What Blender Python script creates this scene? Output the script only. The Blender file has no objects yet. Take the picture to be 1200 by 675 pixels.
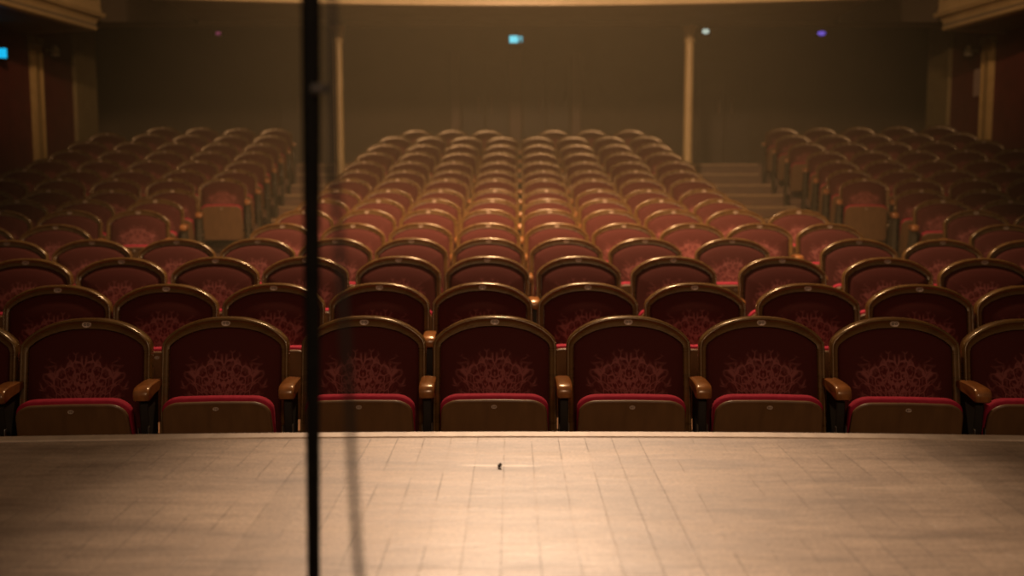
import bpy, bmesh, math, random
from mathutils import Vector, Matrix
random.seed(7)
C = bpy.context.scene.collection
PI = math.pi

# ------------------------------------------------------------------ materials
def new_mat(name):
    m = bpy.data.materials.new(name); m.use_nodes = True
    nt = m.node_tree; nt.nodes.clear()
    out = nt.nodes.new('ShaderNodeOutputMaterial')
    b = nt.nodes.new('ShaderNodeBsdfPrincipled')
    nt.links.new(b.outputs[0], out.inputs[0])
    return m, nt, b

def N(nt, kind, **kw):
    n = nt.nodes.new(kind)
    for k, v in kw.items(): setattr(n, k, v)
    return n

def ramp(nt, src, stops):
    r = N(nt, 'ShaderNodeValToRGB')
    cr = r.color_ramp
    while len(cr.elements) < len(stops): cr.elements.new(0.5)
    for e, (p, c) in zip(cr.elements, stops):
        e.position = p; e.color = (c[0], c[1], c[2], 1) if not isinstance(c, (int, float)) else (c, c, c, 1)
    nt.links.new(src, r.inputs[0])
    return r.outputs[0]

def M(nt, op, a, b=None, c=None, clamp=False):
    n = N(nt, 'ShaderNodeMath', operation=op, use_clamp=clamp)
    for i, v in enumerate((a, b, c)):
        if v is None: continue
        if isinstance(v, (int, float)): n.inputs[i].default_value = v
        else: nt.links.new(v, n.inputs[i])
    return n.outputs[0]

def simple(name, c1, c2, scale=6, rough=.5, metal=0, stretch=(1, 1, 1), bump=0, coat=0, spec=.5, rvar=0.0, detail=4):
    m, nt, b = new_mat(name)
    tc = N(nt, 'ShaderNodeTexCoord'); mp = N(nt, 'ShaderNodeMapping')
    mp.inputs['Scale'].default_value = stretch
    nt.links.new(tc.outputs['Object'], mp.inputs[0])
    n = N(nt, 'ShaderNodeTexNoise'); n.inputs['Scale'].default_value = scale; n.inputs['Detail'].default_value = detail
    nt.links.new(mp.outputs[0], n.inputs['Vector'])
    nt.links.new(ramp(nt, n.outputs[0], [(.3, c1), (.7, c2)]), b.inputs['Base Color'])
    b.inputs['Metallic'].default_value = metal
    b.inputs['Specular IOR Level'].default_value = spec
    b.inputs['Coat Weight'].default_value = coat
    b.inputs['Coat Roughness'].default_value = .2
    r = M(nt, 'MULTIPLY_ADD', n.outputs[0], rvar, rough - rvar * .5)
    nt.links.new(r, b.inputs['Roughness'])
    if bump:
        bp = N(nt, 'ShaderNodeBump'); bp.inputs['Strength'].default_value = bump; bp.inputs['Distance'].default_value = .01
        nt.links.new(n.outputs[0], bp.inputs['Height']); nt.links.new(bp.outputs[0], b.inputs['Normal'])
    return m

def emit(name, c, strength):
    m = bpy.data.materials.new(name); m.use_nodes = True; nt = m.node_tree; nt.nodes.clear()
    o = nt.nodes.new('ShaderNodeOutputMaterial'); e = nt.nodes.new('ShaderNodeEmission')
    e.inputs[0].default_value = (*c, 1); e.inputs[1].default_value = strength
    nt.links.new(e.outputs[0], o.inputs[0]); return m

def velvet():
    """dark red velvet woven with a paler mirrored bouquet motif in the lower middle of the back"""
    m, nt, b = new_mat('damask_velvet')
    tc = N(nt, 'ShaderNodeTexCoord'); sp = N(nt, 'ShaderNodeSeparateXYZ')
    nt.links.new(tc.outputs['Object'], sp.inputs[0])
    ax = M(nt, 'ABSOLUTE', sp.outputs[0]); z = sp.outputs[2]
    zz = M(nt, 'SUBTRACT', z, .50)
    # fan out: angle and radius from the foot of the bouquet
    ang = M(nt, 'ARCTAN2', ax, M(nt, 'SUBTRACT', z, .45))
    rad = M(nt, 'SQRT', M(nt, 'ADD', M(nt, 'POWER', ax, 2), M(nt, 'POWER', M(nt, 'SUBTRACT', z, .45), 2)))
    cb0 = N(nt, 'ShaderNodeCombineXYZ'); nt.links.new(ax, cb0.inputs[0]); nt.links.new(zz, cb0.inputs[1])
    cb = N(nt, 'ShaderNodeCombineXYZ'); nt.links.new(M(nt, 'MULTIPLY', ang, .27), cb.inputs[0]); nt.links.new(M(nt, 'MULTIPLY', rad, .85), cb.inputs[1])
    wn = N(nt, 'ShaderNodeTexNoise'); wn.inputs['Scale'].default_value = 17; wn.inputs['Detail'].default_value = 3
    nt.links.new(cb0.outputs[0], wn.inputs['Vector'])
    wm = N(nt, 'ShaderNodeVectorMath', operation='MULTIPLY_ADD')
    nt.links.new(wn.outputs['Color'], wm.inputs[0]); wm.inputs[1].default_value = (.042, .042, 0)
    nt.links.new(cb.outputs[0], wm.inputs[2])
    vo = N(nt, 'ShaderNodeTexVoronoi', feature='DISTANCE_TO_EDGE'); vo.inputs['Scale'].default_value = 31
    nt.links.new(wm.outputs[0], vo.inputs['Vector'])
    lines = ramp(nt, vo.outputs['Distance'], [(.035, 1), (.11, 0)])
    n2 = N(nt, 'ShaderNodeTexNoise'); n2.inputs['Scale'].default_value = 58; n2.inputs['Detail'].default_value = 3
    nt.links.new(wm.outputs[0], n2.inputs['Vector'])
    leaves = ramp(nt, n2.outputs[0], [(.47, 0), (.56, 1)])
    # leaf blotches near the heart, fine twigs outside
    dx = M(nt, 'DIVIDE', ax, .168); dz = M(nt, 'DIVIDE', M(nt, 'SUBTRACT', z, .605), .125)
    d = M(nt, 'SQRT', M(nt, 'ADD', M(nt, 'POWER', dx, 2), M(nt, 'POWER', dz, 2)))
    dn = M(nt, 'ADD', d, M(nt, 'MULTIPLY', M(nt, 'SUBTRACT', wn.outputs[0], .5), .9))
    mask = ramp(nt, dn, [(.75, 1), (1.08, 0)])
    core = ramp(nt, d, [(.2, .85), (.75, .12)])
    pat = M(nt, 'MAXIMUM', M(nt, 'MULTIPLY', leaves, core), M(nt, 'MULTIPLY', lines, .75))
    pat = M(nt, 'MULTIPLY', pat, mask)
    mx = N(nt, 'ShaderNodeMix', data_type='RGBA')
    bl = N(nt, 'ShaderNodeMix', data_type='RGBA')
    bl.inputs['A'].default_value = (.060, .0115, .0085, 1); bl.inputs['B'].default_value = (.090, .014, .011, 1)
    nt.links.new(ramp(nt, d, [(.3, 1), (1.2, 0)]), bl.inputs['Factor']); nt.links.new(bl.outputs['Result'], mx.inputs['A'])  # redder middle: the soft glow on the backs is painted into the colour
    mx.inputs['B'].default_value = (.26, .082, .070, 1)
    nt.links.new(pat, mx.inputs['Factor']); nt.links.new(mx.outputs['Result'], b.inputs['Base Color'])
    b.inputs['Roughness'].default_value = .85
    b.inputs['Specular IOR Level'].default_value = .12
    b.inputs['Sheen Weight'].default_value = .2
    b.inputs['Sheen Roughness'].default_value = .4
    b.inputs['Sheen Tint'].default_value = (.8, .16, .1, 1)
    return m

def stage_boards():
    m, nt, b = new_mat('worn_stage_boards')
    tc = N(nt, 'ShaderNodeTexCoord'); sp = N(nt, 'ShaderNodeSeparateXYZ'); nt.links.new(tc.outputs['Object'], sp.inputs[0])
    cb = N(nt, 'ShaderNodeCombineXYZ')                       # brick rows run along Y
    nt.links.new(sp.outputs[1], cb.inputs[0])
    nt.links.new(M(nt, 'ADD', sp.outputs[0], .019), cb.inputs[1])
    def brick(wid, row, mort, off):
        br = N(nt, 'ShaderNodeTexBrick'); br.offset = off; br.offset_frequency = 2
        br.inputs['Scale'].default_value = 1; br.inputs['Brick Width'].default_value = wid; br.inputs['Row Height'].default_value = row
        br.inputs['Mortar Size'].default_value = mort; br.inputs['Mortar Smooth'].default_value = .3
        br.inputs['Color1'].default_value = (.84, .84, .84, 1); br.inputs['Color2'].default_value = (1, 1, 1, 1); br.inputs['Mortar'].default_value = (1, 1, 1, 1)
        nt.links.new(cb.outputs[0], br.inputs['Vector']); return br
    b1 = brick(2.63, .0695, .0011, .37)
    seam = b1.outputs['Fac']
    # seams open and close along the boards
    n0 = N(nt, 'ShaderNodeTexNoise'); n0.inputs['Scale'].default_value = 5; nt.links.new(cb.outputs[0], n0.inputs['Vector'])
    wk = ramp(nt, n0.outputs[0], [(.44, .06), (.60, 1)])
    seam2 = M(nt, 'MULTIPLY', seam, wk)
    mp = N(nt, 'ShaderNodeMapping'); mp.inputs['Scale'].default_value = (1.2, 5, 1); nt.links.new(tc.outputs['Object'], mp.inputs[0])
    n1 = N(nt, 'ShaderNodeTexNoise'); n1.inputs['Scale'].default_value = 2.2; n1.inputs['Detail'].default_value = 7; n1.inputs['Roughness'].default_value = .65
    nt.links.new(mp.outputs[0], n1.inputs['Vector'])
    n2 = N(nt, 'ShaderNodeTexNoise'); n2.inputs['Scale'].default_value = 130; n2.inputs['Detail'].default_value = 4
    nt.links.new(tc.outputs['Object'], n2.inputs['Vector'])
    base = ramp(nt, n1.outputs[0], [(.32, (.25, .18, .125)), (.52, (.41, .305, .22)), (.72, (.53, .41, .305))])
    f = M(nt, 'MULTIPLY', M(nt, 'SUBTRACT', n2.outputs[0], .5), 1.1)
    fine = M(nt, 'ADD', f, 1.0)
    # short pale scuffs lying across the boards and fine grit
    mp3 = N(nt, 'ShaderNodeMapping'); mp3.inputs['Scale'].default_value = (9, 60, 1); nt.links.new(tc.outputs['Object'], mp3.inputs[0])
    n3 = N(nt, 'ShaderNodeTexNoise'); n3.inputs['Scale'].default_value = 1.0; n3.inputs['Detail'].default_value = 6; n3.inputs['Roughness'].default_value = .7
    nt.links.new(mp3.outputs[0], n3.inputs['Vector'])
    scuff = ramp(nt, n3.outputs[0], [(.35, 0), (.68, 1)])
    fine = M(nt, 'ADD', fine, M(nt, 'MULTIPLY', M(nt, 'SUBTRACT', scuff, .5), .34))
    fine = M(nt, 'MULTIPLY', fine, b1.outputs['Color'])
    fine = M(nt, 'MULTIPLY', fine, M(nt, 'SUBTRACT', 1.0, M(nt, 'MULTIPLY', seam2, .62)))
    vm = N(nt, 'ShaderNodeVectorMath', operation='SCALE'); nt.links.new(base, vm.inputs[0]); nt.links.new(fine, vm.inputs['Scale'])
    # one long pale scratch beside the scrap
    yy = M(nt, 'ABSOLUTE', M(nt, 'SUBTRACT', M(nt, 'MULTIPLY_ADD', sp.outputs[0], .02, sp.outputs[1]), 2.285))
    xx = M(nt, 'ABSOLUTE', M(nt, 'ADD', sp.outputs[0], .03))
    sc = M(nt, 'MULTIPLY', M(nt, 'LESS_THAN', yy, .006), ramp(nt, xx, [(.06, .75), (.10, 0)]))
    mz = N(nt, 'ShaderNodeMix', data_type='RGBA'); mz.inputs['B'].default_value = (.78, .66, .52, 1)
    nt.links.new(sc, mz.inputs['Factor']); nt.links.new(vm.outputs[0], mz.inputs['A'])
    nt.links.new(mz.outputs['Result'], b.inputs['Base Color'])
    nt.links.new(M(nt, 'MULTIPLY_ADD', n1.outputs[0], -.3, .58), b.inputs['Roughness'])
    b.inputs['Specular IOR Level'].default_value = .6
    h = M(nt, 'ADD', M(nt, 'MULTIPLY', seam2, -.6), M(nt, 'ADD', M(nt, 'MULTIPLY', n1.outputs[0], .5), M(nt, 'MULTIPLY', n2.outputs[0], .12)))
    bp = N(nt, 'ShaderNodeBump'); bp.inputs['Strength'].default_value = .5; bp.inputs['Distance'].default_value = .007
    nt.links.new(h, bp.inputs['Height']); nt.links.new(bp.outputs[0], b.inputs['Normal'])
    return m

MT = {
    'velvet': velvet(),
    'stage': stage_boards(),
    'seat_velvet': simple('crimson_seat_velvet', (.30, .014, .032), (.38, .02, .045), 40, .8, spec=.2),
    'frame': simple('varnished_walnut', (.075, .036, .010), (.125, .062, .016), 9, .28, stretch=(1, 1, 4), coat=.3, rvar=.1, spec=.7),
    'board': simple('brown_plywood', (.125, .060, .020), (.165, .080, .027), 7, .5, stretch=(4, 1, 1), coat=.1),
    'arm': simple('polished_armrest_wood', (.17, .065, .022), (.30, .12, .04), 14, .3, stretch=(3, 1, 1), coat=.5),
    'iron': simple('dark_painted_standard', (.016, .012, .008), (.026, .019, .012), 12, .7, spec=.2),
    'endpanel': simple('grey_brown_end_panel', (.04, .03, .017), (.055, .042, .024), 12, .7, spec=.15),
    'plate': simple('worn_brass_plate', (.42, .30, .21), (.52, .38, .27), 60, .45, metal=.2),
    'ink': simple('engraved_mark', (.05, .02, .015), (.07, .03, .02), 30, .6),
    'steel': simple('bright_steel', (.5, .45, .4), (.6, .55, .5), 30, .3, metal=1),
    'cream': simple('aged_cream_gilt_paint', (.50, .36, .17), (.60, .44, .22), 5, .45, bump=.05, coat=.1),
    'gilt': simple('dull_gold_paint', (.46, .31, .12), (.56, .39, .16), 8, .4),
    'soffit': simple('brown_grey_plaster', (.20, .155, .09), (.25, .19, .115), 3, .8),
    'wallred': simple('dark_red_wall_cloth', (.11, .02, .014), (.16, .03, .02), 5, .85),
    'walldark': simple('dark_brown_wall', (.075, .052, .03), (.095, .066, .04), 2, .85),
    'nosing': simple('worn_step_nosing', (.26, .15, .06), (.34, .2, .08), 20, .5, stretch=(.5, 1, 1)),
    'pilaster': simple('dim_olive_gold_paint', (.27, .20, .09), (.33, .25, .115), 6, .6),
    'strip': simple('red_brown_door_frame', (.14, .08, .05), (.17, .095, .06), 4, .6),
    'door': simple('dark_door_leaf', (.065, .045, .028), (.08, .055, .034), 3, .6),
    'aisle': simple('worn_aisle_wood', (.10, .043, .014), (.16, .07, .024), 3, .55, stretch=(.6, 7, 7), bump=.1),
    'riser': simple('painted_stage_front', (.06, .03, .015), (.08, .04, .02), 3, .6),
    'edge': simple('pale_worn_edge_board', (.48, .37, .27), (.62, .49, .36), 9, .5, stretch=(3, 1, 1), bump=.1),
    'black': simple('matt_black_tube', (.004, .004, .0035), (.008, .0075, .006), 40, .8, spec=.12),
    'clip': simple('grey_plastic_clip', (.05, .045, .04), (.07, .06, .05), 40, .6),
    'rubber': simple('black_cable_rubber', (.012, .010, .008), (.02, .016, .012), 40, .7),
    'crumb': simple('dark_tape_scrap', (.02, .012, .008), (.05, .03, .02), 90, .7),
    'paper': simple('pale_notice_paper', (.42, .30, .24), (.5, .36, .29), 9, .7),
    'glass': simple('milky_lamp_glass', (.6, .52, .36), (.66, .57, .4), 9, .35),
    'cyan': emit('lit_cyan_exit_face', (.16, .75, .85), 1.1),
    'cyanb': emit('lit_saturated_cyan_face', (.01, .55, .95), 1.0),
    'cyandim': simple('unlit_blue_grey_arrow', (.05, .12, .15), (.07, .15, .18), 20, .5),
    'violet': emit('violet_indicator', (.20, .12, .75), .8),
    'pink': emit('pink_indicator', (.35, .06, .13), .5),
    'white': emit('small_white_lamp', (.75, .9, .75), .6),
}

for k_ in ('frame', 'arm'):
    b_ = [n for n in MT[k_].node_tree.nodes if n.type == 'BSDF_PRINCIPLED'][0]
    b_.inputs['Specular Tint'].default_value = (1, .82, .55, 1); b_.inputs['Coat Tint'].default_value = (1, .85, .6, 1)

# ------------------------------------------------------------------ mesh helpers
def link(name, bm, mats, parent=None, smooth=True, angle=40):
    bmesh.ops.recalc_face_normals(bm, faces=bm.faces)
    me = bpy.data.meshes.new(name); bm.to_mesh(me); bm.free()
    if not isinstance(mats, (list, tuple)): mats = [mats]
    for m in mats: me.materials.append(m)
    if smooth:
        for p in me.polygons: p.use_smooth = True
        me.set_sharp_from_angle(angle=math.radians(angle))
    o = bpy.data.objects.new(name, me); C.objects.link(o)
    if parent: o.parent = parent
    return o

def struct(o): o['kind'] = 'structure'; return o
def tag(o, label, cat, group=None):
    o['label'] = label; o['category'] = cat
    if group: o['group'] = group
    return o
def empty(name, loc, rz=0):
    o = bpy.data.objects.new(name, None); C.objects.link(o); o.location = loc; o.rotation_euler = (0, 0, rz)
    o.empty_display_size = .1; return o

def box(bm, x0, x1, y0, y1, z0, z1, bev=0, seg=2, mi=0):
    vs = [bm.verts.new((x, y, z)) for x in (x0, x1) for y in (y0, y1) for z in (z0, z1)]
    fs = [bm.faces.new([vs[i] for i in q]) for q in ((0, 1, 3, 2), (4, 6, 7, 5), (0, 4, 5, 1), (2, 3, 7, 6), (0, 2, 6, 4), (1, 5, 7, 3))]
    for f in fs: f.material_index = mi
    if bev:
        es = list({e for f in fs for e in f.edges})
        bmesh.ops.bevel(bm, geom=es, offset=bev, segments=seg, profile=.5, affect='EDGES')
    return bm

def tube(bm, pts, r, n=10, cap=True):
    rings = []
    pts = [Vector(p) for p in pts]
    rs = r if isinstance(r, (list, tuple)) else [r] * len(pts)
    for i, p in enumerate(pts):
        a = pts[max(i - 1, 0)]; b = pts[min(i + 1, len(pts) - 1)]
        t = (b - a).normalized()
        u = t.cross(Vector((0, 1, 0)) if abs(t.y) < .9 else Vector((1, 0, 0))).normalized(); v = t.cross(u)
        rings.append([bm.verts.new(p + (u * math.cos(2 * PI * k / n) + v * math.sin(2 * PI * k / n)) * rs[i]) for k in range(n)])
    for A, B in zip(rings, rings[1:]):
        for k in range(n): bm.faces.new((A[k], A[(k + 1) % n], B[(k + 1) % n], B[k]))
    if cap: bm.faces.new(rings[0]); bm.faces.new(rings[-1])
    return bm

def lathe(bm, prof, n=24, c=(0, 0)):
    rings = [[bm.verts.new((c[0] + r * math.cos(2 * PI * k / n), c[1] + r * math.sin(2 * PI * k / n), z)) for k in range(n)] for r, z in prof]
    for A, B in zip(rings, rings[1:]):
        for k in range(n): bm.faces.new((A[k], A[(k + 1) % n], B[(k + 1) % n], B[k]))
    bm.faces.new(rings[0]); bm.faces.new(rings[-1])
    return bm

def bridge(bm, loops, closed=True):
    for A, B in zip(loops, loops[1:]):
        n = len(A)
        for k in range(n if closed else n - 1):
            bm.faces.new((A[k], A[(k + 1) % n], B[(k + 1) % n], B[k]))

def catmull(P, n):
    out = []
    for i in range(len(P) - 1):
        p0 = P[max(i - 1, 0)]; p1 = P[i]; p2 = P[i + 1]; p3 = P[min(i + 2, len(P) - 1)]
        for k in range(n):
            t = k / n
            out.append(tuple(.5 * (2 * b + (c - a) * t + (2 * a - 5 * b + 4 * c - d) * t * t + (-a + 3 * b - 3 * c + d) * t ** 3) for a, b, c, d in zip(p0, p1, p2, p3)))
    out.append(P[-1]); return out

# ------------------------------------------------------------------ the theatre seat
TOP = .86; LEAN = .21
def lean(z): return -(TOP - z) * LEAN
half = catmull([(0, TOP), (.073, TOP - .0045), (.143, TOP - .022), (.195, TOP - .048), (.228, TOP - .074), (.2465, TOP - .098), (.252, TOP - .125)], 4)
half += [(.2515, z) for z in (.70, .62, .54, .46, .38)] + [(.247, .335), (.235, .325)]
OUT = half + [(.12, .323), (0, .323), (-.12, .323)] + [(-x, z) for x, z in reversed(half[1:])]   # clockwise seen from the front
def inset(P, d):
    n = len(P); r = []
    for i in range(n):
        a = Vector(P[i - 1]); b = Vector(P[i]); c = Vector(P[(i + 1) % n])
        t = ((b - a).normalized() + (c - b).normalized()).normalized()
        nn = Vector((t.y, -t.x))
        w = d(P[i]) if callable(d) else d
        r.append((b.x + nn.x * w, b.y + nn.y * w))
    return r
wfun = lambda p: .030 + .012 * max(0, min(1, (p[1] - .72) / .13))
def loop(bm, P, y): return [bm.verts.new((x, y + lean(z), z)) for x, z in P]

def backrest_frame():
    bm = bmesh.new()
    Ls = [(.010, .050), (.002, .044), (0, .020), (0, .000), (.0015, -.006), (.005, -.0105), (.009, -.0110), (.012, -.0086), (.0155, -.0050), (.022, -.0024)]
    loops = [loop(bm, inset(OUT, d) if d else OUT, y) for d, y in Ls]
    loops.append(loop(bm, inset(OUT, lambda p: wfun(p) - .003), -.001))
    loops.append(loop(bm, inset(OUT, wfun), .008))
    loops.append(loop(bm, inset(OUT, wfun), .030))
    bridge(bm, loops)
    bm.faces.new(loops[0]); bm.faces.new(loops[-1])
    return bm

def backrest_cushion():
    bm = bmesh.new()
    P = inset(OUT, lambda p: wfun(p) + .001)
    c = Vector((0, .625))
    loops = [loop(bm, P, .028)]
    for s, y in ((1, .012), (.985, .003), (.95, -.004), (.86, -.011), (.7, -.018), (.5, -.0225), (.28, -.025)):
        loops.append(loop(bm, [((x - c.x) * s + c.x, (z - c.y) * s + c.y) for x, z in P], y))
    bridge(bm, loops); bm.faces.new(loops[-1])
    return bm

def rrect(hw0, hw1, z0, z1, r, rz, n=7):
    """rounded shield: half width hw0 at the bottom, hw1 at the top, rounded top corners, listed clockwise from top middle"""
    P = [(0, z1 + .002), ((hw1 - r) * .5, z1 + .0012)]
    for k in range(n + 1):
        a = PI / 2 * k / n
        P.append((hw1 - r + r * math.sin(a), z1 - rz + rz * math.cos(a)))
    P += [((hw0 + hw1) / 2, (z0 + z1) / 2), (hw0, z0 + .03), (hw0 - .02, z0)]
    return P + [(0, z0)] + [(-x, z) for x, z in reversed(P[1:])]

SLEAN = -.26      # the tipped-up seat leans a little: its top is further forward
def sy(z): return -.215 + (z - .57) * SLEAN
def sloop(bm, P, y): return [bm.verts.new((x, y + sy(z), z)) for x, z in P]

def seat_cushion():
    bm = bmesh.new()
    A = rrect(.213, .213, .215, .575, .075, .056)
    L = [(.03, .065), (.008, .058), (0, .040), (0, .014), (.004, .005), (.011, .001), (.02, .0)]
    loops = [sloop(bm, inset(A, d) if d else A, y) for d, y in L]
    bridge(bm, loops); bm.faces.new(loops[0]); bm.faces.new(loops[-1])
    return bm

def seat_panel():
    bm = bmesh.new()
    A = rrect(.221, .207, .205, .566, .072, .054)
    A = [(x, z - .006) for x, z in A]
    L = [(.004, .000), (0, -.006), (0, -.013), (.003, -.018), (.008, -.020), (.014, -.018), (.020, -.018)]
    loops = [sloop(bm, inset(A, d) if d else A, y) for d, y in L]
    bridge(bm, loops); bm.faces.new(loops[0]); bm.faces.new(loops[-1])
    return bm

def oval_plate(cx, cz, a, b, yf):
    """small oval number plate with two ring shaped figures"""
    bm = bmesh.new(); n = 28
    def ring(s, dy, A=a, B=b, ox=0):
        return [bm.verts.new((cx + ox + A * s * math.cos(2 * PI * k / n), yf(cz) + dy, cz + B * s * math.sin(2 * PI * k / n))) for k in range(n)]
    loops = [ring(1, 0), ring(1, -.0015), ring(.9, -.0028), ring(.82, -.0022)]
    bridge(bm, loops); bm.faces.new(loops[0]); bm.faces.new(loops[-1])
    for ox in (-.33 * a, .33 * a):
        l = [ring(1, -.0024, a * .26, b * .46, ox), ring(1, -.0032, a * .24, b * .43, ox), ring(1, -.0032, a * .13, b * .27, ox), ring(1, -.0024, a * .11, b * .24, ox)]
        f0 = len(bm.faces); bridge(bm, l); bm.faces.ensure_lookup_table()
        for f in bm.faces[f0:]: f.material_index = 1
    return bm

def armrest():
    bm = bmesh.new()
    # side outline of the rest (y, z), rounded nose at the front
    P = [(-.066, .600), (-.066, .625), (-.12, .630), (-.22, .631), (-.262, .627), (-.280, .615), (-.284, .598), (-.282, .580), (-.270, .574), (-.20, .586), (-.12, .590)]
    hw = .029
    def cross(s, dx):
        cy = -.17; cz = .603
        return [bm.verts.new((dx, (y - cy) * s + cy, (z - cz) * (1 - (1 - s) * 3) + cz)) for y, z in P]
    loops = [cross(.955, -hw), cross(.985, -hw + .004), cross(1, -hw + .010), cross(1, hw - .010), cross(.985, hw - .004), cross(.955, hw)]
    bridge(bm, loops); bm.faces.new(loops[0]); bm.faces.new(loops[-1])
    return bm

def standard(wide=False):
    bm = bmesh.new()
    P = [(-.082, .588), (-.235, .580), (-.245, .55), (-.235, .44), (-.205, .34), (-.19, .2), (-.20, .05), (-.23, .0), (.03, .0), (.0, .05), (-.02, .27), (-.045, .30), (-.130, .325), (-.125, .36), (-.094, .50)]
    if wide: P = [(-.065, .590), (-.262, .580), (-.268, .54), (-.262, .2), (-.262, 0), (.06, 0), (.06, .3), (.03, .42), (-.04, .50)]
    hw = .0165
    def cross(dx, s):
        return [bm.verts.new((dx, y + (s if y < -.1 else -s), z)) for y, z in P]
    loops = [cross(-hw, .004), cross(-hw + .004, 0), cross(hw - .004, 0), cross(hw, .004)]
    bridge(bm, loops); bm.faces.new(loops[0]); bm.faces.new(loops[-1])
    return bm

def bracket():
    bm = bmesh.new()
    for sx in (-1, 1):
        x = sx * .0185
        box(bm, x - .0012, x + .0012, -.262, -.238, .405, .47 if sx < 0 else .475, .0008, 1)
        box(bm, x - .002, x + .002, -.262, -.10, .395, .408, .001, 1)
    return bm

def make_seat():
    root = empty('theatre_seat', (0, 0, 0))
    link('backrest_frame', backrest_frame(), MT['frame'], root, angle=60)
    link('backrest_cushion', backrest_cushion(), MT['velvet'], root, angle=80)
    link('seat_cushion', seat_cushion(), MT['seat_velvet'], root, angle=80)
    link('seat_panel', seat_panel(), MT['board'], root, angle=50)
    link('number_plate', oval_plate(0, TOP - .0235, .0185, .0125, lambda z: lean(z) - .0026), [MT['plate'], MT['ink']], root)
    link('seat_badge', oval_plate(0, .533, .0115, .008, lambda z: sy(z) - .018), [MT['plate'], MT['ink']], root)
    link('armrest', armrest(), MT['arm'], root, angle=50)
    link('side_standard', standard(), MT['iron'], root, angle=40)
    link('hinge_bracket', bracket(), MT['steel'], root)
    return root

proto = make_seat()
end_panel_mesh = None
parts = {c.name.split('.')[0]: c for c in proto.children}
ep = link('end_panel', standard(True), MT['endpanel'], proto, angle=40)
end_panel_mesh = ep.data
bpy.data.objects.remove(ep)

ROWS = {
    1: (4.028, 0.000, [], [-2.21, -1.698, -1.155, -0.601, -0.07, 0.473, 1.01, 1.536, 2.049], []),
    2: (4.972, 0.047, [], [-2.214, -1.705, -1.185, -0.663, -0.148, 0.381, 0.913, 1.468, 2.002, 2.512], []),
    3: (5.871, 0.119, [], [-2.767, -2.25, -1.727, -1.211, -0.669, -0.146, 0.393, 0.95], [1.579, 2.172, 2.701]),
    4: (6.803, 0.180, [], [-3.296, -2.777, -2.244, -1.717, -1.2, -0.687, -0.16, 0.37, 0.907, 1.493], [2.322, 2.85, 3.378]),
    5: (7.781, 0.248, [-3.412, -3.94], [-1.771, -1.235, -0.711, -0.183, 0.35, 0.871, 1.397, 1.908, 2.432], [3.677]),
    6: (8.610, 0.337, [-3.12, -3.648, -4.176], [-1.77, -1.245, -0.72, -0.202, 0.328, 0.856, 1.387, 1.908, 2.429], [3.822, 4.35]),
    7: (9.430, 0.420, [-3.259, -3.847, -4.4], [-1.771, -1.254, -0.732, -0.185, 0.342, 0.876, 1.402, 1.945], [3.891, 4.438]),
    8: (10.234, 0.511, [-3.366, -3.921, -4.478, -5.013], [-1.783, -1.26, -0.728, -0.175, 0.354, 0.898, 1.395, 1.946], [4.013, 4.562, 5.09]),
    9: (10.972, 0.627, [-3.092, -3.62, -4.148, -4.676, -5.204], [-1.781, -1.248, -0.724, -0.187, 0.36, 0.896, 1.424, 1.965], [3.731, 4.259, 4.787, 5.315]),
    10: (11.691, 0.733, [-3.157, -3.705, -4.246, -4.774, -5.302], [-1.788, -1.25, -0.716, -0.179, 0.368, 0.905, 1.437, 1.964], [3.811, 4.342, 4.87, 5.398]),
    11: (12.436, 0.857, [-3.233, -3.777, -4.305, -4.833, -5.361], [-1.817, -1.265, -0.724, -0.18, 0.36, 0.903, 1.459, 2.014], [3.908, 4.436, 4.964, 5.492, 6.02]),
    12: (13.225, 0.995, [-3.325, -3.853, -4.387, -4.915, -5.443], [-1.797, -1.244, -0.702, -0.169, 0.371, 0.909, 1.456, 1.986], [4.012, 4.54, 5.068, 5.596, 6.124]),
    13: (14.024, 1.136, [-3.419, -3.957, -4.502, -5.03, -5.558], [-1.775, -1.235, -0.702, -0.155, 0.381, 0.91, 1.448, 1.975], [3.995, 4.523, 5.051, 5.579, 6.107]),
    14: (14.890, 1.287, [-3.505, -4.033, -4.575, -5.103, -5.631], [-1.721, -1.204, -0.676, -0.145, 0.379, 0.903, 1.436, 1.971], [4.047, 4.575, 5.103, 5.631, 6.159]),
    15: (15.708, 1.428, [-3.604, -4.132, -4.66, -5.188], [-1.486, -0.931, -0.386, 0.653, 1.236, 1.829], [4.102, 4.63, 5.158, 5.686, 6.214]),
}
HAZE = .0135
WORLD = .085
W1 = (1, .56, .27)
WS = (1, .70, .48)
LIGHTS = [
    ((.1, 8.5, 6.6), (.12, 2.15, .73), 4200, 15.5, 1, WS, .12),        # front of house spot on the stage
    ((.1, 6.6, 6.6), (.1, 7.4, 0), 3600, 84, 1, (1, .68, .4), .12),  # house lamp high over the front rows
    ((.1, 4.4, 4.7), (.1, 11.6, 1.8), 1850, 84, 1, W1, .25),         # stage bridge lamp washing the rear stalls
    ((-1.5, 4.2, 5.4), (-5.8, 11.0, 4.3), 1100, 26, .9, W1, .2),  # spot added only to brighten the left side balcony
    ((1.7, 4.2, 5.4), (6.0, 11.0, 4.3), 1100, 26, .9, W1, .2),  # its twin, added to brighten the right side balcony
    ((.3, -2.2, 3.6), (.1, 4.6, .9), 340, 52, 1, (1, .66, .44), .5), # added dim fill behind the camera, lifts the front row faces
]
RAD = 18.0; XC = .05
ORD = ['', 'front', 'second', 'third', 'fourth', 'fifth', 'sixth', 'seventh', 'eighth', 'ninth', 'tenth', 'eleventh', 'twelfth', 'thirteenth', 'fourteenth', 'last']
CNT = ['', 'first', 'second', 'third', 'fourth', 'fifth', 'sixth', 'seventh', 'eighth', 'ninth', 'tenth', 'eleventh', 'twelfth', 'thirteenth']

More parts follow.
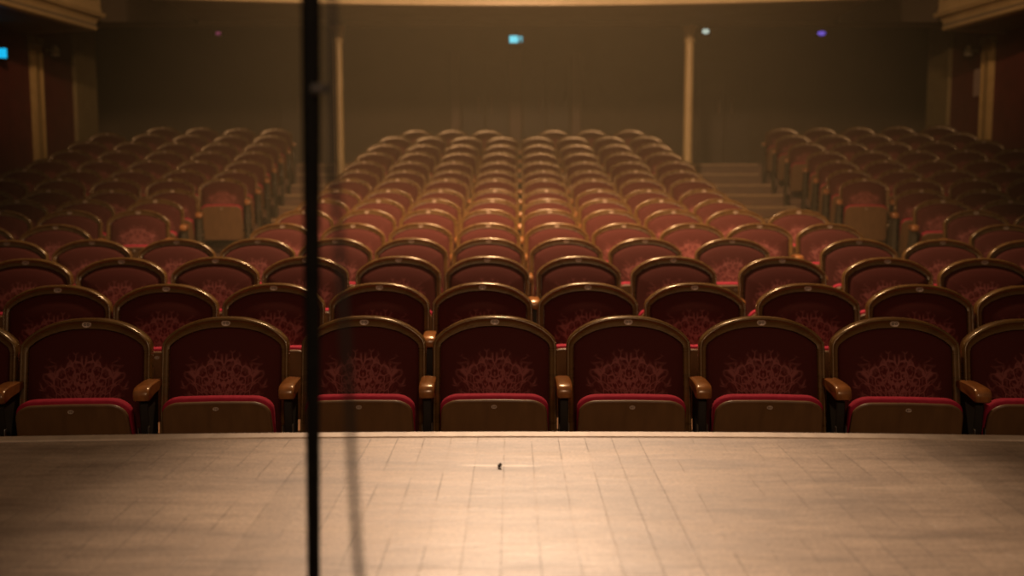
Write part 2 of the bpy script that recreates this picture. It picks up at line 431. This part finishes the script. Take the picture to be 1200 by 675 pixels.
def make_label(r, block, i, n):
    rowname = 'front row' if r == 1 else ('last row' if r == 15 else ORD[r] + ' row from the stage')
    if block == 'full':
        if r == 1 and i == 0: return 'tipped-up dark red velvet seat in the front row, cut off by left photo edge'
        if r == 1 and i == n - 1: return 'tipped-up dark red velvet seat in the front row, cut off by right photo edge'
        if r == 1 and i == 4: return 'tipped-up velvet seat with pale bouquet pattern, middle of the front row'
        if r == 1 and i == 3: return 'patterned velvet front row seat right behind the black microphone stand and cable'
        return 'dark red velvet tip-up seat, %s, %s from the left photo edge' % (rowname, CNT[i + 1])
    if block == 'centre':
        if i == 0: return 'red velvet theatre seat, %s, centre block, at its left aisle end' % rowname
        if i == n - 1: return 'red velvet theatre seat, %s, centre block, at its right aisle end' % rowname
        return 'red velvet theatre seat, %s, centre block, %s from its left end' % (rowname, CNT[i + 1])
    if i == 0: return 'red velvet theatre seat, %s, %s side block, at the aisle' % (rowname, block)
    return 'red velvet theatre seat, %s, %s side block, %s from the aisle' % (rowname, block, CNT[i + 1])

first = [True]
def place_seat(x, Yr, z, half_right, extra_left, label, group, end=None):
    y = Yr - (x - XC) ** 2 / (2 * RAD)
    if first[0]:
        root = proto; first[0] = False
        kids = {c.name.split('.')[0]: c for c in root.children}
    else:
        root = proto.copy(); C.objects.link(root); kids = {}
        for k, src in parts.items():
            c = src.copy(); C.objects.link(c); c.parent = root; c.location = (0, 0, 0); kids[k] = c
            if k == 'side_standard': c.data = std_mesh
    root.location = (x, y, z)
    root.rotation_euler = (0, 0, -math.asin((x - XC) / RAD) + random.uniform(-.006, .006))
    tag(root, label, 'seat', group)
    for k in ('armrest', 'side_standard', 'hinge_bracket'): kids[k].location = (half_right, 0, 0)
    if end == 'right': kids['side_standard'].data = end_panel_mesh
    # every tipped-up seat rests at a slightly different angle
    d = random.uniform(-.012, .012)
    for k in ('seat_cushion', 'seat_panel', 'seat_badge'): kids[k].location = (0, d, 0)
    if extra_left:
        for k in ('armrest', 'side_standard'):
            c = parts[k].copy(); C.objects.link(c); c.parent = root; c.location = (-.272, 0, 0)
            c.data = arm_mesh if k == 'armrest' else (end_panel_mesh if end == 'left' else std_mesh)
    return root
std_mesh = parts['side_standard'].data; arm_mesh = parts['armrest'].data

for r, (Yr, fz, left, mid, right) in ROWS.items():
    if r in (1, 2, 3, 4):
        xs = mid + right
        for i, x in enumerate(xs):
            gap = (xs[i + 1] - x) if i + 1 < len(xs) else .54
            endr = gap > .62
            place_seat(x, Yr, fz, .272 if endr else gap / 2, i == 0 or (x - xs[i - 1]) > .62, make_label(r, 'full', i, len(xs)), 'red velvet seats in the first four rows')
    else:
        for block, xs in (('centre', mid), ('left', left[::-1]), ('right', right)):
            for j, x in enumerate(xs):
                gap = (xs[j + 1] - x) if j + 1 < len(xs) else .54
                n = len(xs)
                i = n - 1 - j if block == 'left' else j
                big = gap > .62
                e = None
                if block == 'right' and j == 0: e = 'left'
                if block == 'left' and j == n - 1: e = 'right'
                if block == 'centre' and j == 0: e = 'left'
                if block == 'centre' and j == n - 1: e = 'right'
                place_seat(x, Yr, fz, .272 if (big or j == n - 1) else gap / 2, j == 0 or (x - xs[j - 1]) > .62,
                           make_label(r, block, i, n), 'red velvet seats in the %s block behind the fourth row' % block, e)

# ------------------------------------------------------------------ stage and floor
STZ = .73; SR = 19.0; SY = 2.61; SX = .08
def sedge(x, off=0): return SY - off - (x - SX) ** 2 / (2 * SR)
def strip(bm, f0, z0, f1, z1, x0, x1, n=40):
    A = []; B = []
    for k in range(n + 1):
        x = x0 + (x1 - x0) * k / n
        A.append(bm.verts.new((x, f0(x), z0))); B.append(bm.verts.new((x, f1(x), z1)))
    bridge(bm, [A, B], closed=False)
W = 6.55
# stage deck: solid slab whose front edge follows the curve
def slab(bm, f0, f1, z0, z1, x0, x1, n=40):
    ring = []
    for z in (z0, z1):
        a = [bm.verts.new((x0 + (x1 - x0) * k / n, f0(x0 + (x1 - x0) * k / n), z)) for k in range(n + 1)]
        b = [bm.verts.new((x1 - (x1 - x0) * k / n, f1(x1 - (x1 - x0) * k / n), z)) for k in range(n + 1)]
        ring.append(a + b)
    bridge(bm, ring)
    for L in ring:
        h = n + 1; m = 2 * h
        for k in range(n):
            bm.faces.new((L[k], L[k + 1], L[m - 2 - k], L[m - 1 - k]))
    return bm
bm = bmesh.new(); slab(bm, lambda x: -3.0, lambda x: sedge(x, .060), STZ - .04, STZ, -W, W)
struct(link('floor_stage', bm, MT['stage'], smooth=False))
bm = bmesh.new(); slab(bm, lambda x: sedge(x, .047), lambda x: sedge(x), STZ - .045, STZ + .001, -W, W)
struct(link('trim_stage_edge', bm, MT['edge'], smooth=False))
bm = bmesh.new(); slab(bm, lambda x: sedge(x, .10), lambda x: sedge(x, .02), -.02, STZ - .046, -W, W)
struct(link('wall_stage_front', bm, MT['riser'], smooth=False))

# raked stalls floor, one curved step to each row
bm = bmesh.new()
def arc(Y0): return lambda x: Y0 - (x - XC) ** 2 / (2 * RAD)
prev_z = 0.0; f_prev = lambda x: 2.0
rws = list(ROWS.items())
edges = []
for i, (r, (Yr, fz, *_)) in enumerate(rws):
    if i + 1 < len(rws):
        nz = rws[i + 1][1][1]; edges.append((Yr + .16, nz))
edges += [(16.02, 1.60), (16.35, 1.76)]
for Y0, nz in edges:
    f = arc(Y0)
    strip(bm, f_prev, prev_z, f, prev_z, -8.6, 8.6)
    strip(bm, f, prev_z, f, nz, -8.6, 8.6)
    f_prev = f; prev_z = nz
strip(bm, f_prev, prev_z, lambda x: 19.0, prev_z, -8.6, 8.6)
bmesh.ops.remove_doubles(bm, verts=bm.verts, dist=.0005)
struct(link('floor', bm, MT['aisle'], smooth=False))

# worn nosings on the two stepped aisles
k = 0
for i, (Y0, nz) in enumerate(edges[5:]):
    r = i + 6
    for sx in (-1, 1):
        if sx < 0: x0, x1 = -3.0 - .04 * i, -2.13
        else: x0, x1 = (2.30 if i < 9 else 2.2), 3.40 + .05 * i
        if i < 2 and sx > 0: x0 = 2.8
        f = arc(Y0); g = arc(Y0 - .018); k += 1
        bm = bmesh.new(); slab(bm, g, arc(Y0 + .035), nz - .028, nz + .004, x0, x1, 6)
        struct(link('trim_step_%d' % k, bm, MT['nosing'], smooth=False))

# ------------------------------------------------------------------ shell
def wallbox(name, x0, x1, y0, y1, z0, z1, m): 
    return struct(link(name, box(bmesh.new(), x0, x1, y0, y1, z0, z1), MT[m], smooth=False))
wallbox('wall_left', -W - .15, -W, 2.0, 15.95, 0, 9, 'wallred')
wallbox('wall_right', W, W + .15, 2.0, 15.95, 0, 9, 'wallred')
wallbox('wall_left_rear', -8.6, -8.45, 15.95, 19.0, 0, 6, 'walldark')
wallbox('wall_right_rear', 8.45, 8.6, 15.95, 19.0, 0, 6, 'walldark')
wallbox('wall_left_return', -8.6, -W, 15.80, 15.95, 0, 6, 'walldark')
wallbox('wall_right_return', W, 8.6, 15.80, 15.95, 0, 6, 'walldark')
wallbox('wall_back', -8.6, 8.6, 18.85, 19.0, 0, 6, 'walldark')
wallbox('ceiling', -W - .15, W + .15, 2.0, 13.0, 9.0, 9.1, 'soffit')
wallbox('ceiling_rear', -8.6, 8.6, 14.13, 19.0, 4.75, 4.9, 'walldark')

# ------------------------------------------------------------------ rear balcony
BR = 20.0
def barc(Y0): return lambda x: Y0 - (x - XC) ** 2 / (2 * BR)
balc = empty('rear_balcony', (0, 12.6, 3.63))
tag(balc, 'curved cream edged rear balcony across the top over the back rows', 'balcony')
def place(o, par):       # keep world coordinates under an empty
    o.matrix_parent_inverse = Matrix.Translation(par.location).inverted(); return o
bm = bmesh.new(); slab(bm, barc(12.68), lambda x: 13.90, 3.66, 3.80, -4.28, 4.38); place(link('soffit', bm, MT['soffit'], balc, smooth=False), balc)
bm = bmesh.new()
for a, b_, z0, z1 in ((12.60, 12.72, 3.625, 3.665), (12.63, 12.72, 3.665, 3.72), (12.57, 12.72, 3.72, 3.75), (12.62, 12.72, 3.75, 4.62), (12.56, 12.76, 4.62, 4.72)):
    slab(bm, barc(a), barc(b_), z0, z1, -4.3, 4.4)
place(link('fascia', bm, MT['cream'], balc, smooth=False), balc)
bm = bmesh.new(); slab(bm, lambda x: 13.90, lambda x: 14.12, 3.60, 4.74, -W + .01, W - .01, 2); place(link('beam', bm, MT['soffit'], balc, smooth=False), balc)

for x0, x1 in ((-W + .01, -4.3), (4.4, W - .01)):
    place(link('return_wall', box(bmesh.new(), x0, x1, 13.68, 13.90, 3.60, 4.74), MT['walldark'], balc, smooth=False), balc)
# slim columns holding up the rear balcony
def column(x, y, z0, z1, label):
    t = tag(empty('column', (x, y, z0)), label, 'column', 'slim columns under the rear balcony')
    h = z1 - z0
    link('shaft', lathe(bmesh.new(), [(.068, .14), (.064, .5), (.062, h - .2)]), MT['cream'], t)
    link('capital', lathe(bmesh.new(), [(.064, h - .22), (.078, h - .21), (.078, h - .19), (.066, h - .18), (.070, h - .12), (.095, h - .05), (.105, h - .04), (.105, h)]), MT['cream'], t)
    link('column_base', lathe(bmesh.new(), [(.12, 0), (.12, .06), (.10, .08), (.095, .11), (.075, .13), (.070, .15)]), MT['cream'], t)
column(-2.405, 14.02, 1.136, 3.60, 'slim cream column by the left aisle, seen beside the microphone stand')
column(2.452, 14.02, 1.136, 3.60, 'slim cream column by the right aisle, with a small lamp beside it')

# ------------------------------------------------------------------ side balconies
def sweep(bm, path, prof):
    """profile (outwards, z) swept along a plan path with mitred corners"""
    n = len(path); loops = []
    for i, p in enumerate(path):
        p = Vector(p)
        d0 = (p - Vector(path[i - 1])).normalized() if i else None
        d1 = (Vector(path[i + 1]) - p).normalized() if i < n - 1 else None
        if d0 is None: d0 = d1
        if d1 is None: d1 = d0
        n0 = Vector((d0.y, -d0.x)); n1 = Vector((d1.y, -d1.x))
        m = (n0 + n1).normalized(); m = m / max(.3, m.dot(n0))
        loops.append([bm.verts.new((p.x + m.x * o, p.y + m.y * o, z)) for o, z in prof])
    bridge(bm, loops, closed=False)
    return bm
def side_balcony(side, label):
    mx = (lambda x: x) if side < 0 else (lambda x: .2 - x)
    t = tag(empty('side_balcony', (mx(-6.0), 11.5, 3.42)), label, 'balcony', 'gilded side balconies')
    path = [(-6.30, 8.6), (-5.98, 10.0), (-5.73, 11.4), (-5.56, 12.5), (-5.44, 13.30), (-6.55, 13.62)]
    path = [(mx(x), y) for x, y in path]
    if side > 0: path = path[::-1]
    prof = [(-.12, 3.424), (-.012, 3.424), (0, 3.43), (.010, 3.445), (.010, 3.462), (-.002, 3.475), (-.012, 3.478), (-.012, 3.492), (-.002, 3.50), (.004, 3.53), (.02, 3.565), (.05, 3.59), (.085, 3.60), (.085, 3.62), (.097, 3.63), (.097, 3.645), (.07, 3.66), (.055, 3.665), (.052, 3.70), (.046, 3.71), (.046, 4.60), (.09, 4.64), (.09, 4.70), (-.10, 4.70)]
    place(link('fascia', sweep(bmesh.new(), path, prof), MT['cream'], t, angle=30), t)
    bm = bmesh.new()
    lo = [bm.verts.new((x, y, 3.43)) for x, y in path]; hi = [bm.verts.new((x, y, 3.52)) for x, y in path]
    ws = mx(-6.548)
    ext = [(ws, 8.6)] if side < 0 else [(ws, 8.6)]
    lo += [bm.verts.new((x, y, 3.43)) for x, y in ext]; hi += [bm.verts.new((x, y, 3.52)) for x, y in ext]
    bm.faces.new(lo); bm.faces.new(hi); bridge(bm, [lo, hi])
    place(link('soffit', bm, MT['soffit'], t, smooth=False), t)
    # raised frames on the fascia, one per panel
    segs = list(zip(path, path[1:]))
    for a, b_ in segs:
        a = Vector(a); b_ = Vector(b_); L = (b_ - a).length; d = (b_ - a) / L; nn = Vector((d.y, -d.x))
        if L > 1.2: cuts = 2
        else: cuts = 1
        for k in range(cuts):
            s0 = L * k / cuts + .10; s1 = L * (k + 1) / cuts - .10
            bm = bmesh.new()
            for (u0, u1, z0, z1) in ((s0, s1, 3.80, 3.835), (s0, s1, 4.45, 4.485), (s0, s0 + .035, 3.835, 4.45), (s1 - .035, s1, 3.835, 4.45)):
                q = box(bm, u0, u1, .044, .066, z0, z1)
            for v in bm.verts:
                p = a + d * v.co.x + nn * v.co.y; v.co = (p.x, p.y, v.co.z)
            place(link('panel_frame', bm, MT['gilt'], t, smooth=False), t)
side_balcony(-1, 'cream and gold moulded side balcony jutting in at top left')
side_balcony(1, 'cream and gold moulded side balcony jutting in at top right')

# ------------------------------------------------------------------ pilasters on the side walls
def pilaster(side, y0, y1, z0, depth, z1, label, fluted):
    x = -W if side < 0 else W; s = -side
    t = tag(empty('pilaster', (x, (y0 + y1) / 2, z0)), label, 'pilaster')
    def b3(bm, d, a, b_, c0, c1, bev=.006):
        xs = sorted((0, s * d)); box(bm, xs[0], xs[1], a - (y0 + y1) / 2, b_ - (y0 + y1) / 2, c0, c1, bev, 1)
    bm = bmesh.new(); b3(bm, depth, y0, y1, .18, z1 - z0 - .1)
    if fluted:
        b3(bm, depth + .025, y0 + .03, y0 + .06, .25, z1 - z0 - .2, .004); b3(bm, depth + .025, y1 - .06, y1 - .03, .25, z1 - z0 - .2, .004)
    link('shaft', bm, MT['gilt' if fluted else 'pilaster'], t, smooth=False)
    bm = bmesh.new(); b3(bm, depth + .03, y0 - .02, y1 + .02, 0, .18); link('pilaster_base', bm, MT['pilaster'], t, smooth=False)
    bm = bmesh.new(); b3(bm, depth + .03, y0 - .02, y1 + .02, z1 - z0 - .1, z1 - z0); link('capital', bm, MT['pilaster'], t, smooth=False)
for side in (-1, 1):
    nm = 'left' if side < 0 else 'right'
    pilaster(side, 13.72, 14.02, .995, .05, 3.43, 'narrow gold pilaster on the %s wall under the side balcony' % nm, True)
    pilaster(side, 15.05, 15.80, 1.2, .06, 4.7, 'broad pale pilaster at the rear corner of the %s wall' % nm, False)

# ------------------------------------------------------------------ doors and frames on the back wall
def doorway(n, xc, w, ztop, handle=None):
    d = struct(link('door_%d' % n, box(box(bmesh.new(), xc - w / 2, xc - .006, 18.79, 18.85, 1.77, ztop, .01, 1), xc + .006, xc + w / 2, 18.79, 18.85, 1.77, ztop, .01, 1), MT['door'], smooth=False))
    bm = bmesh.new()
    for sx in (-1, 1):
        box(bm, xc + sx * .12 - .015, xc + sx * .12 + .015, 18.755, 18.775, 2.75, 3.05, .005, 1)
        for z in (2.77, 3.02): box(bm, xc + sx * .12 - .008, xc + sx * .12 + .008, 18.77, 18.795, z, z + .02)
    link('door_handle', bm, MT['plate'] if handle else MT['strip'], d)
doorway(1, -.50, .86, 3.70); doorway(2, .63, .86, 3.70)
doorway(3, 3.97, .95, 3.70, True); doorway(4, -3.85, .95, 3.70)
for k, (x, w, z1) in enumerate(((-1.05, .16, 3.88), (.065, .22, 3.95), (1.195, .16, 3.88)), 1):
    bm = bmesh.new(); box(bm, x - w / 2, x + w / 2, 18.74, 18.85, 1.77, z1, .01, 1); box(bm, x - w / 2 - .02, x + w / 2 + .02, 18.72, 18.85, 1.77, 1.95, .01, 1)
    struct(link('trim_%d' % k, bm, MT['strip'], smooth=False))

# ------------------------------------------------------------------ signs and small lamps
def exit_sign(loc, w, h, face, label, arrow=True, rz=0, name='exit_sign'):
    t = tag(empty(name, loc, rz), label, 'sign')
    link('housing', box(bmesh.new(), -w / 2 - .01, w / 2 + .01, 0, .05, -h / 2 - .01, h / 2 + .01, .006, 1), MT['black'], t)
    link('hanger', box(bmesh.new(), -.01, .01, .015, .035, h / 2 + .01, h / 2 + .10), MT['black'], t, smooth=False)
    split = w * .12
    link('lit_face', box(bmesh.new(), -w / 2, split if arrow else w / 2, -.006, 0, -h / 2, h / 2), MT[face], t, smooth=False)
    if arrow:
        link('pictogram_field', box(bmesh.new(), split, w / 2, -.005, 0, -h / 2, h / 2), MT['cyandim'], t, smooth=False)
        bm = bmesh.new()                      # doorway outline standing on the dark field
        x0, x1 = split + w * .08, w / 2 - w * .05
        for a, b_, c, d in ((x0, x0 + .012, -h * .4, h * .4), (x1 - .012, x1, -h * .4, h * .4), (x0, x1, h * .4 - .012, h * .4)): box(bm, a, b_, -.010, -.005, c, d)
        link('pictogram', bm, MT['cyan'], t, smooth=False)
    return t
exit_sign((.079, 18.76, 4.11), .25, .125, 'cyan', 'glowing cyan exit sign high on the back wall above the centre doors')
exit_sign((-6.44, 12.72, 3.06), .20, .12, 'cyanb', 'saturated cyan sign under the left side balcony at left photo edge', arrow=False)

def indicator(name, loc, w, h, face, label, cat):
    t = tag(empty(name, loc), label, cat)
    link('housing', box(bmesh.new(), -w / 2 - .02, w / 2 + .02, 0, .08, -h / 2 - .02, h / 2 + .02, .01, 2), MT['black'], t)
    bm = bmesh.new(); bmesh.ops.create_uvsphere(bm, u_segments=16, v_segments=8, radius=.5)
    for v in bm.verts: v.co = (v.co.x * w, v.co.y * .03, v.co.z * h)
    link('lens', bm, MT[face], t)
    return t
indicator('indicator_bulb', (-5.43, 18.77, 4.22), .10, .06, 'pink', 'faint pink indicator light on the back wall, upper left', 'light')
indicator('indicator_bulb', (5.72, 18.77, 4.22), .15, .08, 'violet', 'violet indicator light on the back wall, upper right', 'light')
indicator('spotlight', (2.64, 13.84, 3.50), .10, .07, 'white', 'small white spotlight on the beam beside the right column', 'light')

def wall_lamp(side, y, label):
    x = -W if side < 0 else W; s = -side
    t = tag(empty('wall_lamp', (x, y, 3.30)), label, 'lamp', 'wall lamps under the side balconies')
    link('bracket', box(bmesh.new(), min(0, s * .10), max(0, s * .10), -.015, .015, -.015, .015, .004, 1), MT['gilt'], t)
    link('lamp_shade', lathe(bmesh.new(), [(.025, .06), (.03, .07), (.055, .0), (.062, -.06), (.045, -.08), (.02, -.085)], 20, (s * .13, 0)), MT['glass'], t)
wall_lamp(-1, 14.25, 'small milky glass lamp on the left wall under the side balcony')
wall_lamp(1, 14.25, 'small milky glass lamp on the right wall under the side balcony')
bm = box(bmesh.new(), W - .012, W - .001, 13.98 + .1, 14.22 + .1, 2.66, 3.04, .003, 1)
tag(link('wall_notice', bm, MT['paper'], smooth=False), 'small pale upright notice on the dark red right wall', 'notice')

# ------------------------------------------------------------------ things on the stage
def P(px, py, d):          # helper: a point d metres along the lens axis
    v = (337.5 - py) / 1166.; th = math.atan(117.5 / 1166.)
    return Vector(((px - 600) / 1166. * d, d * (math.cos(th) + v * math.sin(th)), 1.38 + d * (-math.sin(th) + v * math.cos(th))))

pa = P(367.5, 675, 1.36); pb = P(364, 0, 1.16); pd = (pb - pa).normalized()
lo_ = pa + pd * ((STZ + .02 - pa.z) / pd.z); mid_ = pa - pd * .03; hi_ = pb + pd * .22
stand_foot = Vector((lo_.x, lo_.y, STZ))
t = tag(empty('microphone_stand', stand_foot), 'thin matt black microphone stand rising out of focus in the foreground', 'stand')
def rel(pts): return [Vector(p) - stand_foot for p in pts]
link('stand_base', lathe(bmesh.new(), [(.12, 0), (.125, .004), (.12, .012), (.04, .022), (.018, .04), (.012, .05)], 40, (lo_.x - stand_foot.x, lo_.y - stand_foot.y)), MT['black'], t)
link('lower_tube', tube(bmesh.new(), rel([lo_, mid_]), .0100, 16), MT['black'], t)
link('upper_tube', tube(bmesh.new(), rel([mid_, hi_]), [.0088, .0122], 16), MT['black'], t)
link('clutch', tube(bmesh.new(), rel([mid_ - pd * .035, mid_ + pd * .015]), .0118, 16), MT['black'], t)
cp = P(378, 104, 1.17)
link('cable_clip', tube(bmesh.new(), rel([cp + Vector((-.012, .004, 0)), cp + Vector((.004, 0, 0))]), .006, 12), MT['clip'], t)

cab = [P(387, -60, .80), P(389, 0, .80), P(390, 100, .80), P(392, 200, .80), P(397, 280, .80), P(403, 370, .80), P(408, 450, .81), P(412, 530, .82), P(417, 620, .83), P(423, 700, .84), P(432, 800, .86), P(436, 900, .90)]
cab += [Vector((cab[-1].x + .01, cab[-1].y - .02, STZ + .03)), Vector((cab[-1].x - .03, cab[-1].y + .03, STZ + .004)), Vector((-.22, 1.02, STZ + .004)), Vector((-.36, 1.08, STZ + .004)), Vector((-.50, 1.0, STZ + .004))]
cab = [Vector(p) for p in catmull([tuple(p) for p in cab], 5)]
tag(link('microphone_cable', tube(bmesh.new(), cab, .0032, 10), MT['rubber']), 'thin blurred dark cable hanging just right of the microphone stand', 'cable')

bm = bmesh.new(); bmesh.ops.create_icosphere(bm, subdivisions=3, radius=1)
for v in bm.verts:
    k = 1 + .35 * math.sin(5 * v.co.x + 3 * v.co.z) * math.cos(4 * v.co.y)
    v.co = Vector((v.co.x * .0045 + v.co.z * .0018, v.co.y * .006, v.co.z * .0052)) * k
zmin = min(v.co.z for v in bm.verts)
for v in bm.verts: v.co.z -= zmin
o = link('tape_scrap', bm, MT['crumb']); o.location = (-.028, 2.265, STZ)
tag(o, 'tiny dark crumpled scrap lying alone on the stage boards', 'scrap')

# ------------------------------------------------------------------ haze in the auditorium
hz = bpy.data.materials.new('stage_haze'); hz.use_nodes = True; nt = hz.node_tree; nt.nodes.clear()
ou = nt.nodes.new('ShaderNodeOutputMaterial'); vs = nt.nodes.new('ShaderNodeVolumeScatter')
vs.inputs['Density'].default_value = HAZE; vs.inputs['Anisotropy'].default_value = .2
vs.inputs['Color'].default_value = (1, .80, .50, 1)
nt.links.new(vs.outputs[0], ou.inputs['Volume'])
o = link('haze', box(bmesh.new(), -6.5, 6.5, 5.2, 18.7, .02, 4.7), hz, smooth=False)
o['kind'] = 'stuff'; o['label'] = 'thin warm haze hanging over the back rows'; o['category'] = 'haze'

# ------------------------------------------------------------------ light
def spot(loc, target, energy, size, blend, color, radius=.15):
    l = bpy.data.lights.new('lamp', 'SPOT'); l.energy = energy; l.spot_size = math.radians(size); l.spot_blend = blend
    l.color = color; l.shadow_soft_size = radius
    o = bpy.data.objects.new('spot_lamp', l); C.objects.link(o); o.location = loc
    o.rotation_euler = (Vector(target) - Vector(loc)).to_track_quat('-Z', 'Y').to_euler(); return o
WARM = (1, .72, .42)
for a in LIGHTS: spot(*a)
w = bpy.data.worlds.new('dark_house'); bpy.context.scene.world = w; w.use_nodes = True
w.node_tree.nodes['Background'].inputs[0].default_value = (1, .7, .42, 1); w.node_tree.nodes['Background'].inputs[1].default_value = WORLD

# ------------------------------------------------------------------ camera
cd = bpy.data.cameras.new('camera'); cam = bpy.data.objects.new('camera', cd); C.objects.link(cam)
cam.location = (0, 0, 1.38); cam.rotation_euler = (PI / 2 - math.atan(117.5 / 1166.), 0, 0)
cd.sensor_width = 36; cd.lens = 36 * 1166. / 1200.
cd.dof.use_dof = True; cd.dof.focus_distance = 3.3; cd.dof.aperture_fstop = 2.0
bpy.context.scene.camera = cam
vs_ = bpy.context.scene.view_settings
vs_.view_transform = 'Standard'; vs_.look = 'None'; vs_.gamma = 1; vs_.use_curve_mapping = False; vs_.exposure = 0
